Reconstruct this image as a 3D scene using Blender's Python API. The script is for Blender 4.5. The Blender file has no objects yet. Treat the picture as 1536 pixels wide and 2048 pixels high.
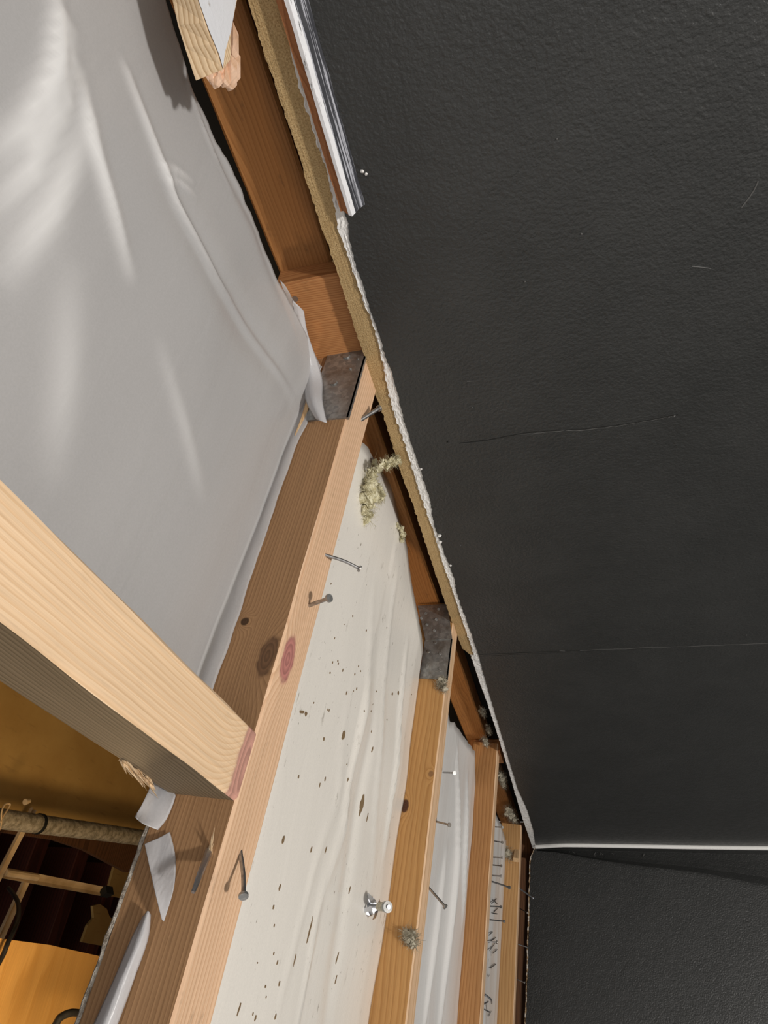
import bpy, bmesh, math, random
from mathutils import Vector, Matrix, noise
import numpy as np

S = bpy.context.scene
COL = S.collection
random.seed(7)

# ------------------------------------------------------------------ camera
FPX = 1336.94
R = np.array([[0.08033502, 0.24627015, -0.96586609],
              [-0.77069634, 0.62985399, 0.09649405],
              [0.63211821, 0.7366376, 0.24039884]])     # rows: camera right, down, forward in room axes
SLOPE = 0.0892139926        # the rafters fall about 5 degrees towards the black wall
CAMZ = 2.15                 # eye height above the floor
cam_d = bpy.data.cameras.new('camera')
cam = bpy.data.objects.new('camera', cam_d); COL.objects.link(cam)
cam_d.sensor_fit = 'VERTICAL'; cam_d.sensor_height = 24.0
cam_d.lens = FPX / 2048 * 24.0
cam_d.clip_start = 0.01
m = Matrix.Identity(4)
for i in range(3):
    m[i][0] = R[0, i]; m[i][1] = -R[1, i]; m[i][2] = -R[2, i]
m[2][3] = CAMZ
cam.matrix_world = m
S.camera = cam

# ------------------------------------------------------------------ world and lamps
w = bpy.data.worlds.new('world'); S.world = w; w.use_nodes = True
bg = w.node_tree.nodes['Background']
bg.inputs[0].default_value = (1.0, 0.97, 0.94, 1); bg.inputs[1].default_value = 0.58

def lamp(name, loc, power, radius, color, kind='POINT'):
    d = bpy.data.lights.new(name, kind); d.energy = power; d.color = color
    d.shadow_soft_size = radius
    o = bpy.data.objects.new(name, d); COL.objects.link(o); o.location = loc
    return o
lamp('work_lamp', (-0.50, -0.32, CAMZ - 1.40), 88.0, 0.06, (1.0, 0.955, 0.90))
lamp('phone_torch', (-0.02, -0.005, CAMZ - 0.09), 0.32, 0.006, (1.0, 0.96, 0.92))
lamp('cavity_lamp', (-0.06, 0.74, CAMZ + 0.46), 3.8, 0.05, (1.0, 0.72, 0.40))
S.view_settings.view_transform = 'Standard'
S.view_settings.look = 'None'
S.view_settings.gamma = 1.0
S.view_settings.exposure = 0.0
S.view_settings.use_curve_mapping = False

# ------------------------------------------------------------------ pixel -> place
U = 0.175                   # rafter undersides above the eye, measured square to them
XW = 0.4455                 # black wall
YE = 1.877                  # far black wall
XB = XW + .030              # face of the ledger beam
NW = np.array([math.sin(SLOPE), 0, math.cos(SLOPE)])
D1 = Vector((math.cos(SLOPE), 0, -math.sin(SLOPE)))
NV = Vector(NW)
YV = Vector((0, 1, 0))
def ray(x, y):
    return R.T @ np.array([(x - 768) / FPX, (y - 1024) / FPX, 1.0])
def V3(a): return Vector((float(a[0]), float(a[1]), float(a[2]) + CAMZ))
def onW(x, y, h=0.0): r = ray(x, y); return V3(r * (U + h) / (NW @ r))
def onX(x, y, v=XW): r = ray(x, y); return V3(r * v / r[0])
def onY(x, y, v): r = ray(x, y); return V3(r * v / r[1])
def onZ(x, y, v): r = ray(x, y); return V3(r * v / r[2])
def WP(u, y, h=0.0):
    """point u along the rafters (0 under the eye, + to the wall), y along the wall, h above rafter undersides"""
    p = D1 * u + YV * y + NV * (U + h)
    return Vector((p.x, p.y, p.z + CAMZ))
def uof(p):  # along-rafter coordinate of a point
    q = Vector((p.x, p.y, p.z - CAMZ)); return q.dot(D1)
def hof(p):
    q = Vector((p.x, p.y, p.z - CAMZ)); return q.dot(NV) - U

# ------------------------------------------------------------------ object helpers
def link(name, me, mat=None, parent=None, mw=None, smooth=False):
    o = bpy.data.objects.new(name, me); COL.objects.link(o)
    if mat is not None:
        for mm in (mat if isinstance(mat, (list, tuple)) else [mat]): me.materials.append(mm)
    if mw is not None: o.matrix_world = mw
    if parent is not None:
        o.parent = parent
        o.matrix_parent_inverse = parent.matrix_basis.inverted()
    if smooth:
        for p in me.polygons: p.use_smooth = True
    return o
def empty(name, loc, mw=None):
    o = bpy.data.objects.new(name, None); COL.objects.link(o); o.empty_display_size = 0.02
    if mw is not None: o.matrix_world = mw
    else: o.location = loc
    return o
def tag(o, label=None, cat=None, group=None, kind=None):
    if label: o['label'] = label
    if cat: o['category'] = cat
    if group: o['group'] = group
    if kind: o['kind'] = kind
    return o
def mesh(name, verts, faces):
    me = bpy.data.meshes.new(name); me.from_pydata([tuple(v) for v in verts], [], faces); me.update()
    bm = bmesh.new(); bm.from_mesh(me); bmesh.ops.recalc_face_normals(bm, faces=bm.faces); bm.to_mesh(me); bm.free()
    return me
def frame(o, x, y=None, z=None):
    """matrix with local x along x; y or z hints"""
    x = x.normalized()
    if y is not None:
        y = (y - x * y.dot(x)).normalized(); z = x.cross(y)
    else:
        z = (z - x * z.dot(x)).normalized(); y = z.cross(x)
    M = Matrix((x, y, z)).transposed().to_4x4(); M.translation = o
    return M
def n1(x, s=0.0): return noise.noise(Vector((x, s * 7.31 + 0.37, s * 1.7)))
def n2(x, y, s=0.0): return noise.noise(Vector((x, y, s * 3.17 + .5)))
def fbm(x, s=0.0, o=4):
    return sum(n1(x * 2 ** k, s + k) / 1.7 ** k for k in range(o))

def timber_mesh(name, L, W, D, bev=0.002, seg=24, wob=0.0006, seed=0, end_rough=0.0):
    """board along local +x, width y 0..W, depth z 0..D, eased edges"""
    b = bev
    prof = [(b, 0), (W - b, 0), (W, b), (W, D - b), (W - b, D), (b, D), (0, D - b), (0, b)]
    vs, fs = [], []
    for i in range(seg + 1):
        x = L * i / seg
        for k, (y, z) in enumerate(prof):
            dx = 0
            if i in (0, seg) and end_rough: dx = end_rough * n1(k * 1.3 + i, seed)
            vs.append((x + dx, y + wob * n1(x * 30 + k // 2, seed), z + wob * n1(x * 27 + 9 + k // 2, seed + 2)))
    n = len(prof)
    for i in range(seg):
        for k in range(n):
            a, c = i * n + k, i * n + (k + 1) % n
            fs.append((a, c, c + n, a + n))
    fs.append(tuple(range(n))[::-1]); fs.append(tuple(range(seg * n, seg * n + n)))
    return mesh(name, vs, fs)

def tube_mesh(name, pts, r, sides=10, r_end=None, cap=True):
    pts = [Vector(p) for p in pts]; vs, fs = [], []
    up = Vector((0.31, 0.2, 0.93)).normalized()
    N = len(pts)
    for i, p in enumerate(pts):
        t = (pts[min(i + 1, N - 1)] - pts[max(i - 1, 0)]).normalized()
        a = t.cross(up).normalized(); b = t.cross(a).normalized(); up = b.cross(t) * -1 if False else up
        rr = r if r_end is None else r + (r_end - r) * i / (N - 1)
        for k in range(sides):
            th = 2 * math.pi * k / sides
            vs.append(p + a * rr * math.cos(th) + b * rr * math.sin(th))
    for i in range(N - 1):
        for k in range(sides):
            c = i * sides + k; d = i * sides + (k + 1) % sides
            fs.append((c, d, d + sides, c + sides))
    if cap:
        fs.append(tuple(range(sides))[::-1]); fs.append(tuple(range((N - 1) * sides, N * sides)))
    return mesh(name, vs, fs)
def smooth_pts(pts, n=8):
    pts = [Vector(p) for p in pts]; out = []
    for i in range(len(pts) - 1):
        p0 = pts[max(i - 1, 0)]; p1 = pts[i]; p2 = pts[i + 1]; p3 = pts[min(i + 2, len(pts) - 1)]
        for k in range(n):
            t = k / n
            out.append(0.5 * ((2 * p1) + (p2 - p0) * t + (2 * p0 - 5 * p1 + 4 * p2 - p3) * t * t + (3 * p1 - p0 - 3 * p2 + p3) * t ** 3))
    out.append(pts[-1]); return out
def solid_sheet(name, grid, thick, nrm):
    """grid[i][j] points; closed slab of given thickness"""
    ni, nj = len(grid), len(grid[0]); vs = []; fs = []
    for s in (0, 1):
        for i in range(ni):
            for j in range(nj): vs.append(grid[i][j] + nrm * (thick * s))
    f = lambda s, i, j: s * ni * nj + i * nj + j
    for i in range(ni - 1):
        for j in range(nj - 1):
            fs.append((f(0, i, j), f(0, i + 1, j), f(0, i + 1, j + 1), f(0, i, j + 1)))
            fs.append((f(1, i, j), f(1, i, j + 1), f(1, i + 1, j + 1), f(1, i + 1, j)))
    for i in range(ni - 1):
        fs.append((f(0, i, 0), f(1, i, 0), f(1, i + 1, 0), f(0, i + 1, 0)))
        fs.append((f(0, i, nj - 1), f(0, i + 1, nj - 1), f(1, i + 1, nj - 1), f(1, i, nj - 1)))
    for j in range(nj - 1):
        fs.append((f(0, 0, j), f(0, 0, j + 1), f(1, 0, j + 1), f(1, 0, j)))
        fs.append((f(0, ni - 1, j), f(1, ni - 1, j), f(1, ni - 1, j + 1), f(0, ni - 1, j + 1)))
    return mesh(name, vs, fs)
def box_mesh(name, x0, x1, y0, y1, z0, z1):
    vs = [(x, y, z) for x in (x0, x1) for y in (y0, y1) for z in (z0, z1)]
    fs = [(0, 1, 3, 2), (4, 6, 7, 5), (0, 4, 5, 1), (2, 3, 7, 6), (0, 2, 6, 4), (1, 5, 7, 3)]
    return mesh(name, vs, fs)
def interp(pts, x):
    if x <= pts[0][0]: 
        a, b = pts[0], pts[1]
    elif x >= pts[-1][0]: 
        a, b = pts[-2], pts[-1]
    else:
        for a, b in zip(pts, pts[1:]):
            if a[0] <= x <= b[0]: break
    t = (x - a[0]) / (b[0] - a[0] + 1e-9)
    return a[1] + (b[1] - a[1]) * t

# ------------------------------------------------------------------ materials
class NT:
    def __init__(s, name):
        s.m = bpy.data.materials.new(name); s.m.use_nodes = True; s.t = s.m.node_tree
        s.b = s.t.nodes['Principled BSDF']; s.out = s.t.nodes['Material Output']
    def n(s, typ, **kw):
        nd = s.t.nodes.new(typ)
        for k, v in kw.items(): setattr(nd, k, v)
        return nd
    def l(s, a, b): s.t.links.new(a, b)
    def val(s, sock, v):
        if hasattr(v, 'is_output') or isinstance(v, bpy.types.NodeSocket): s.l(v, sock)
        else: sock.default_value = v
    def math(s, op, a, b=0.0, c=None):
        nd = s.n('ShaderNodeMath', operation=op); s.val(nd.inputs[0], a); s.val(nd.inputs[1], b)
        if c is not None: s.val(nd.inputs[2], c)
        return nd.outputs[0]
    def coord(s, scale=(1, 1, 1), loc=(0, 0, 0)):
        tc = s.n('ShaderNodeTexCoord'); mp = s.n('ShaderNodeMapping')
        s.l(tc.outputs['Object'], mp.inputs[0]); mp.inputs['Scale'].default_value = scale; mp.inputs['Location'].default_value = loc
        return mp.outputs[0]
    def noise(s, vec, scale, detail=3.0, rough=.5, dist=0.0):
        nd = s.n('ShaderNodeTexNoise'); s.l(vec, nd.inputs['Vector']); nd.inputs['Scale'].default_value = scale
        nd.inputs['Detail'].default_value = detail; nd.inputs['Roughness'].default_value = rough; nd.inputs['Distortion'].default_value = dist
        return nd.outputs[0]
    def ramp(s, fac, stops, interp='LINEAR'):
        nd = s.n('ShaderNodeValToRGB'); s.val(nd.inputs[0], fac); cr = nd.color_ramp; cr.interpolation = interp
        while len(cr.elements) < len(stops): cr.elements.new(0.5)
        for e, (p, c) in zip(cr.elements, stops):
            e.position = p; e.color = (c[0], c[1], c[2], 1) if not isinstance(c, (int, float)) else (c, c, c, 1)
        return nd.outputs[0]
    def mix(s, fac, a, b, mode='MIX'):
        nd = s.n('ShaderNodeMix', data_type='RGBA', blend_type=mode); s.val(nd.inputs[0], fac)
        for i, v in ((6, a), (7, b)):
            if isinstance(v, tuple): nd.inputs[i].default_value = (v[0], v[1], v[2], 1)
            else: s.l(v, nd.inputs[i])
        return nd.outputs[2]
    def bump(s, h, strength=.5, dist=.001, normal=None):
        nd = s.n('ShaderNodeBump'); nd.inputs['Strength'].default_value = strength; nd.inputs['Distance'].default_value = dist
        s.l(h, nd.inputs['Height'])
        if normal is not None: s.l(normal, nd.inputs['Normal'])
        return nd.outputs[0]
    def fin(s, color=None, rough=.5, normal=None, spec=.5, metal=0.0):
        if color is not None: s.val(s.b.inputs['Base Color'], color if not isinstance(color, tuple) else (*color, 1))
        s.val(s.b.inputs['Roughness'], rough); s.b.inputs['Specular IOR Level'].default_value = spec
        s.b.inputs['Metallic'].default_value = metal
        if normal is not None: s.l(normal, s.b.inputs['Normal'])
        return s.m

def wood(name, light, dark, rings=260, pith=(-0.03, 0.09), dirt=0.25, knots=(), rough=.6, wav=.004, fib=.35, dirtcol=(.07, .04, .02), seed=0.0):
    t = NT(name)
    co = t.coord(loc=(seed, 0, 0))
    sx = t.n('ShaderNodeSeparateXYZ'); t.l(co, sx.inputs[0])
    low = t.noise(t.coord((3.2, 16, 16), (seed, 0, 0)), 1.6, 2.0)
    y = t.math('ADD', sx.outputs[1], -pith[0]); z = t.math('ADD', sx.outputs[2], -pith[1])
    r = t.math('SQRT', t.math('ADD', t.math('MULTIPLY', y, y), t.math('MULTIPLY', z, z)))
    r = t.math('ADD', r, t.math('MULTIPLY', t.math('SUBTRACT', low, .5), wav * 4))
    masks = []
    for (kx, ky, kz, rx, ry, rz, col) in knots:
        raw = t.coord()
        vm = t.n('ShaderNodeVectorMath', operation='SUBTRACT'); t.l(raw, vm.inputs[0]); vm.inputs[1].default_value = (kx, ky, kz)
        vd = t.n('ShaderNodeVectorMath', operation='DIVIDE'); t.l(vm.outputs[0], vd.inputs[0]); vd.inputs[1].default_value = (rx, ry, rz)
        vl = t.n('ShaderNodeVectorMath', operation='LENGTH'); t.l(vd.outputs[0], vl.inputs[0])
        d = vl.outputs['Value']
        g = t.math('EXPONENT', t.math('MULTIPLY', t.math('MULTIPLY', d, d), -.35))
        r = t.math('ADD', r, t.math('MULTIPLY', g, .012))
        wob = t.math('ADD', d, t.math('MULTIPLY', t.math('SUBTRACT', t.noise(t.coord(), 160, 2), .5), .5))
        mr = t.n('ShaderNodeMapRange', interpolation_type='SMOOTHSTEP'); t.l(wob, mr.inputs[0])
        mr.inputs[1].default_value = .75; mr.inputs[2].default_value = 1.1; mr.inputs[3].default_value = 1; mr.inputs[4].default_value = 0
        rg = t.math('FRACT', t.math('MULTIPLY', d, 3.1))
        masks.append((mr.outputs[0], col, rg))
    fr = t.math('FRACT', t.math('MULTIPLY', r, rings))
    ringc = t.ramp(fr, [(0, light), (.55, tuple(.6 * a + .4 * b for a, b in zip(light, dark))), (.88, dark), (1.0, light)])
    fibre = t.noise(t.coord((14, 900, 900), (seed, 0, 0)), 1.0, 3)
    col = t.mix(fib, ringc, t.ramp(fibre, [(.3, (.62, .6, .58)), (.7, (1.12, 1.1, 1.08))]), 'MULTIPLY')
    tone = t.noise(t.coord((5, 40, 40), (seed + 3, 0, 0)), 1.0, 3)
    col = t.mix(.35, col, t.ramp(tone, [(.3, (.72, .70, .66)), (.72, (1.12, 1.12, 1.12))]), 'MULTIPLY')
    if dirt:
        dn = t.noise(t.coord((25, 70, 70), (seed + 9, 0, 0)), 1.6, 6, .68)
        col = t.mix(t.ramp(dn, [(.60, 0.0), (.78, dirt)]), col, dirtcol)
    for mk, kc, rg in masks:
        kk = t.ramp(rg, [(0, kc), (.8, tuple(c * .62 for c in kc)), (1, kc)])
        col = t.mix(mk, col, kk)
    nb = t.bump(fibre, .25, .0006); nb = t.bump(fr, .12, .0004, nb)
    return t.fin(col, rough, nb, .3)

M = {}
PALE_L, PALE_D = (.80, .55, .34), (.60, .345, .18)
M['side_old'] = wood('wood_aged_side', (.34, .185, .085), (.20, .10, .042), 330, (-.05, .02), .35, rough=.62, wav=.002)
M['orange'] = wood('wood_orange', (.43, .20, .068), (.33, .14, .043), 300, (.02, -.08), .85, rough=.6, wav=.007, seed=4.2)
M['orange2'] = wood('wood_orange_block', (.55, .26, .10), (.36, .14, .045), 520, (-.02, -.05), .5, rough=.65, wav=.004, seed=1.7)
M['brown_deep'] = wood('wood_dark_brown', (.15, .068, .03), (.075, .033, .015), 200, (.02, -.08), .6, rough=.7, seed=2.7)
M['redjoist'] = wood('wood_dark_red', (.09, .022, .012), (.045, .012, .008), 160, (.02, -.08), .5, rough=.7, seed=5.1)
M['ochre_board'] = wood('wood_ochre_board', (.56, .32, .10), (.50, .27, .075), 40, (.3, -.4), .2, rough=.55, wav=.02, seed=6.3)
M['raw'] = wood('wood_raw_splinter', (.85, .66, .44), (.48, .31, .16), 420, (.05, -.06), .15, rough=.7, wav=.004, seed=8.0)
M['pink_raw'] = wood('wood_torn_pink', (.86, .60, .44), (.70, .44, .28), 300, (.05, -.06), .15, rough=.8, wav=.004, seed=8.8)
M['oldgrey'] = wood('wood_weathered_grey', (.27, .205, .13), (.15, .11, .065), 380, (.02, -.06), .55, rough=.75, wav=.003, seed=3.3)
M['lightsplint'] = wood('wood_light_batten', (.74, .52, .30), (.55, .34, .17), 300, (.02, -.06), .4, rough=.7, seed=3.9)

t = NT('black_wall_paint')
co = t.coord()
peel = t.noise(co, 330, 3, .55)
peel2 = t.noise(co, 90, 2, .5)
nb = t.bump(peel, .7, .0012); nb = t.bump(peel2, .25, .002, nb)
cn = t.noise(co, 14, 4, .6)
spk = t.noise(co, 420, 2, .6)
colr = t.mix(t.ramp(spk, [(.70, 0.0), (.80, .25)]), t.ramp(cn, [(.3, (.0245, .0258, .0252)), (.7, (.032, .0332, .0325))]), (.13, .13, .12))
M['black'] = t.fin(colr, t.math('ADD', t.math('MULTIPLY', peel2, .2), .28), nb, .5)

t = NT('white_plaster')
co = t.coord(); a = t.noise(co, 300, 5, .65); b = t.noise(co, 70, 4, .6)
nb = t.bump(a, .7, .0016); nb = t.bump(b, .5, .003, nb)
M['plaster'] = t.fin(t.mix(t.ramp(b, [(.58, 0.), (.75, .5)]), (.80, .79, .77), (.45, .42, .38)), .8, nb, .3)

t = NT('brown_fibreboard')
co = t.coord(); a = t.noise(co, 900, 3, .7); b = t.noise(co, 60, 5, .65); st = t.noise(t.coord((1, 8, 160)), 4, 4, .6)
c = t.ramp(a, [(.3, (.30, .19, .08)), (.5, (.52, .36, .175)), (.72, (.68, .51, .28))])
c = t.mix(t.ramp(b, [(.4, 0.), (.75, .55)]), c, (.38, .25, .11))
c = t.mix(t.ramp(st, [(.55, 0.), (.70, .45)]), c, (.25, .155, .065))
nb = t.bump(a, .9, .0012); nb = t.bump(st, .6, .0015, nb)
M['fibre'] = t.fin(c, .9, nb, .2)

t = NT('gypsum_paper')
co = t.coord(); a = t.noise(co, 220, 4, .6)
M['gypsum'] = t.fin(t.mix(t.ramp(a, [(.5, 0.), (.68, .8)]), (.78, .74, .68), (.48, .31, .15)), .85, t.bump(a, .6, .0015), .3)
t = NT('torn_paper_edge')
co = t.coord(); a = t.noise(co, 160, 4, .6)
M['torn'] = t.fin(t.ramp(a, [(.38, (.10, .06, .03)), (.5, (.42, .28, .15)), (.62, (.75, .70, .62))]), .9, t.bump(a, .6, .0015), .3)

def paintmat(name, base, worn, scale, thr, rough=.35, streak=(60, 4, 60)):
    t = NT(name); a = t.noise(t.coord(streak), scale, 5, .65)
    return t.fin(t.mix(t.ramp(a, [(thr, 0.), (thr + .07, 1.)]), base, worn), rough, t.bump(a, .4, .0008), .5)
M['trim_white'] = paintmat('trim_white_paint', (.82, .83, .86), (.03, .03, .035), 1.0, .60, .35, (420, 60, 420))
M['trim_dark'] = paintmat('trim_dark_paint', (.035, .037, .045), (.42, .43, .48), 1.0, .52, .35, (700, 14, 700))
M['trim_raw'] = wood('trim_raw_wood', (.36, .15, .06), (.25, .09, .03), 300, (.0, .05), .3)
M['white_paint'] = paintmat('white_gloss_paint', (.74, .76, .80), (.45, .42, .40), 3.0, .68, .3, (40, 40, 40))

t = NT('caulk'); co = t.coord(); a = t.noise(co, 120, 3)
M['caulk'] = t.fin((.86, .86, .84), .5, t.bump(a, .4, .001), .4)

def plastic(name, tint, transp, transl, rough=.26, dirt=0.0, fine=.35, crease_highlight=False):
    t = NT(name); co = t.coord()
    sc = t.noise(t.coord((90, 90, 90)), 9, 5, .75)
    wr = t.noise(t.coord((5, 26, 26)), 1.4, 4, .55, .8)
    nb = t.bump(wr, fine, .003); nb = t.bump(sc, .08, .0005, nb)
    col = t.ramp(sc, [(.35, tuple(c * .93 for c in tint)), (.65, tint)])
    if dirt:
        d1 = t.noise(t.coord((22, 60, 60), (2, 5, 1)), 1.5, 7, .75); d2 = t.noise(t.coord((3, 6, 6)), 2.2, 3, .5)
        sp = t.noise(t.coord((140, 330, 330), (7, 1, 3)), 1.0, 3, .6)
        d = t.math('MULTIPLY', t.ramp(d1, [(.60, 0.), (.72, 1.)]), t.ramp(d2, [(.42, 0.), (.62, 1.)]))
        d = t.math('MAXIMUM', d, t.math('MULTIPLY', t.ramp(sp, [(.70, 0.), (.74, 1.)]), t.ramp(d2, [(.36, 0.), (.5, .9)])))
        col = t.mix(t.math('MULTIPLY', d, dirt), col, (.16, .11, .06))
    if crease_highlight:
        at = t.n('ShaderNodeAttribute', attribute_name='crease_highlight'); col = t.mix(at.outputs['Fac'], col, (.93, .93, .93))  # painted highlight: folds mixed to near white in the plastic colour
    t.fin(col, rough, nb, .5)
    tl = t.n('ShaderNodeBsdfTranslucent'); t.l(col, tl.inputs[0])
    mx = t.n('ShaderNodeMixShader'); mx.inputs[0].default_value = transl
    t.l(t.b.outputs[0], mx.inputs[1]); t.l(tl.outputs[0], mx.inputs[2])
    tr = t.n('ShaderNodeBsdfTransparent')
    m2 = t.n('ShaderNodeMixShader'); m2.inputs[0].default_value = transp
    if crease_highlight: t.l(t.math('MULTIPLY', t.math('SUBTRACT', 1.0, at.outputs['Fac']), transp), m2.inputs[0])
    t.l(mx.outputs[0], m2.inputs[1]); t.l(tr.outputs[0], m2.inputs[2]); t.l(m2.outputs[0], t.out.inputs[0])
    return t.m
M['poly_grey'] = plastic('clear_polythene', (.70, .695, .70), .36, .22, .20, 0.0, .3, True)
M['poly_dirty'] = plastic('dusty_polythene', (.95, .915, .85), .03, .05, .25, .95, .15)
M['poly_white'] = plastic('white_polythene', (.95, .94, .925), .03, .05, .25, .25, .2)
M['poly_flap'] = plastic('polythene_flap', (.74, .74, .76), .25, .2, .3, .4, .9)

t = NT('fibreglass'); co = t.coord(); a = t.noise(co, 90, 5, .7)
M['batt'] = t.fin(t.ramp(a, [(.35, (.66, .60, .44)), (.65, (.86, .82, .70))]), .95, t.bump(a, .8, .004), .1)
t = NT('fibreglass_tuft'); co = t.coord(); a = t.noise(co, 240, 4, .7)
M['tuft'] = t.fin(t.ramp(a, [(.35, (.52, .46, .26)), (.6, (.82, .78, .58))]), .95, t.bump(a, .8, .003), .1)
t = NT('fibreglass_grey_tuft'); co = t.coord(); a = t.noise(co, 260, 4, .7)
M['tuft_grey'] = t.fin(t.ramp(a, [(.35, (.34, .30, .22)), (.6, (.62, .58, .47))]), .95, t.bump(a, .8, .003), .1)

t = NT('grey_fuzz'); co = t.coord(); a = t.noise(co, 300, 4, .7)
M['fuzz'] = t.fin(t.ramp(a, [(.35, (.22, .18, .14)), (.6, (.52, .48, .42))]), .95, t.bump(a, .9, .003), .1)
t = NT('galvanised_steel'); co = t.coord()
vo = t.n('ShaderNodeTexVoronoi'); t.l(t.coord((1, 1, 1)), vo.inputs[0]); vo.inputs['Scale'].default_value = 260
a = t.noise(co, 60, 5, .65)
c = t.mix(t.ramp(a, [(.42, 0.), (.66, .75)]), t.ramp(vo.outputs['Color'], [(.2, (.30, .31, .31)), (.8, (.46, .46, .45))]), (.20, .165, .13))
M['galv'] = t.fin(c, .42, t.bump(a, .2, .0008), .5, .75)
t = NT('nail_steel'); co = t.coord(); a = t.noise(co, 300, 3)
M['nail'] = t.fin(t.ramp(a, [(.35, (.26, .25, .25)), (.65, (.46, .46, .46))]), .35, None, .5, .9)
t = NT('zinc_bright'); M['zinc'] = t.fin((.60, .62, .66), .34, None, .5, 1.0)
t = NT('rusty_nail_head'); M['rust'] = t.fin((.20, .15, .13), .6, None, .4, .5)
t = NT('black_rubber'); M['cable'] = t.fin((.012, .012, .012), .45, None, .5)
t = NT('speckled_wrap'); co = t.coord(); a = t.noise(t.coord((1, 1, 1)), 110, 3, .7)
M['wrap'] = t.fin(t.ramp(a, [(.38, (.17, .145, .10)), (.60, (.36, .32, .25))]), .7, t.bump(a, .6, .002), .3)
t = NT('dull_copper_strip'); co = t.coord(); a = t.noise(co, 30, 4)
M['strip'] = t.fin(t.ramp(a, [(.35, (.50, .35, .19)), (.65, (.72, .55, .34))]), .5, None, .5, .2)
t = NT('ochre_paper'); co = t.coord(); a = t.noise(co, 8, 5, .6); b = t.noise(t.coord((40, 8, 8)), 3, 4)
M['ochre'] = t.fin(t.mix(t.ramp(b, [(.6, 0.), (.75, .35)]), t.ramp(a, [(.35, (.42, .25, .075)), (.65, (.52, .33, .11))]), (.22, .13, .05)), .75, t.bump(a, .2, .003), .3)
t = NT('dark_deck'); co = t.coord((1, 9, 1)); a = t.noise(co, 4, 4)
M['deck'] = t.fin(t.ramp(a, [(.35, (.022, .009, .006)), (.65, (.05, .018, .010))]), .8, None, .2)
t = NT('floor_concrete'); co = t.coord(); a = t.noise(co, 6, 5, .6)
M['floor'] = t.fin(t.ramp(a, [(.35, (.30, .28, .26)), (.65, (.42, .40, .37))]), .8, t.bump(a, .2, .003), .3)
t = NT('tar_black'); M['tar'] = t.fin((.008, .008, .007), .7, None, .3)
t = NT('ink'); M['ink'] = t.fin((.09, .09, .09), .6, None, .3)
t = NT('scuff'); M['scuff'] = t.fin((.10, .10, .097), .6, None, .4)

# ================================================================== THE SETTING
fl = link('floor', box_mesh('floor', -2.2, XW + .13, -1.6, YE + .1, -.05, 0), M['floor']); tag(fl, 'bare grey concrete floor', None, None, 'structure')

# --- right wall: fibreboard sheet, then plasterboard sheet, white plaster, black paint
brown_top = [(495, 0), (524, 94), (553, 176), (567, 219), (591, 289), (616, 371), (634, 430), (659, 500), (669, 528), (687, 583), (708, 652), (728, 710), (747, 779), (770, 841), (802, 947), (825, 1008), (855, 1099), (877, 1166), (899, 1231), (925, 1298), (940, 1309)]
brown_white = [(560, 0), (600, 180), (632, 280), (651, 332), (668, 398), (676, 455), (686, 480), (708, 544), (726, 596), (747, 649), (767, 727), (771, 755), (783, 808), (803, 867), (822, 926), (839, 982), (865, 1055), (887, 1128), (905, 1178), (922, 1231), (940, 1284), (945, 1301)]
white_black = [(580, 0), (640, 250), (694, 434), (704, 495), (715, 535), (728, 570), (742, 619), (759, 665), (770, 707), (785, 743), (798, 792), (809, 841), (827, 896), (845, 950), (862, 1002), (865, 1032), (878, 1073), (891, 1108), (906, 1146), (915, 1187), (931, 1231), (948, 1281), (957, 1307), (966, 1342), (991, 1428), (1006, 1478), (1020, 1525), (1035, 1575), (1055, 1619), (1067, 1660), (1071, 1690)]
b_top = [(942, 1312), (958, 1361), (979, 1419), (997, 1475), (1014, 1531), (1029, 1583), (1044, 1633), (1057, 1672), (1064, 1692)]
def yz(pl): return [(p.y, p.z) for p in (onX(*q) for q in pl)]
BT, BW, WB, TB = yz(brown_top), yz(brown_white), yz(white_black), yz(b_top)
YJ = onX(951, 1309).y
wall = tag(empty('wall_right', (XW, .8, 0)), 'textured black painted wall with torn top edge', None, None, 'structure')
def strip(name, y0, y1, step, ztop, zbot, x0, x1, mat, amp, freq, seed, rows=2, rel=0.0):
    n = max(2, int((y1 - y0) / step)); g = []
    for i in range(n + 1):
        y = y0 + (y1 - y0) * i / n
        zt = ztop(y) + amp * fbm(y * freq, seed, 4); zb = zbot(y)
        g.append([Vector((x0 - rel * max(-.2, n2(y * 170, k * .5, seed) + .7 * n2(y * 560, k * 1.3, seed + 1)), y, zb + (zt - zb) * k / (rows - 1))) for k in range(rows)])
    return link(name, solid_sheet(name, g, x1 - x0, Vector((1, 0, 0))), mat, wall)
Y0 = -1.5
clampY = lambda f, lo: (lambda y: interp(f, max(y, lo)))
bt = clampY(BT, BT[0][0]); bw = clampY(BW, BW[0][0]); wb = clampY(WB, WB[0][0])
tb = lambda y: interp(TB, min(y, TB[-1][0]))
ZL = 0.0
strip('wall_board', Y0, YJ - .0004, .0015, bt, lambda y: ZL, XW, XW + .012, M['fibre'], .0009, 200, 1)
strip('wall_board', YJ + .0004, YE + .02, .003, lambda y: tb(y), lambda y: ZL, XW, XW + .012, M['gypsum'], .0006, 140, 2)
strip('plaster_edge', Y0, YJ - .0004, .0013, bw, lambda y: wb(y) - .004, XW - .0016, XW, M['plaster'], .0011, 190, 3, 14, .0011)
strip('plaster_edge', YJ + .0004, YE, .0025, lambda y: tb(y) - .0006, lambda y: wb(y) - .004, XW - .0016, XW, M['plaster'], .0009, 120, 4, 8, .0010)
strip('paint_skin', Y0, YJ - .0003, .0013, wb, lambda y: ZL, XW - .0028, XW - .0016, M['black'], .0009, 210, 5)
strip('paint_skin', YJ + .0003, YE, .003, wb, lambda y: ZL, XW - .0028, XW - .0016, M['black'], .0007, 150, 6)
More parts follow.
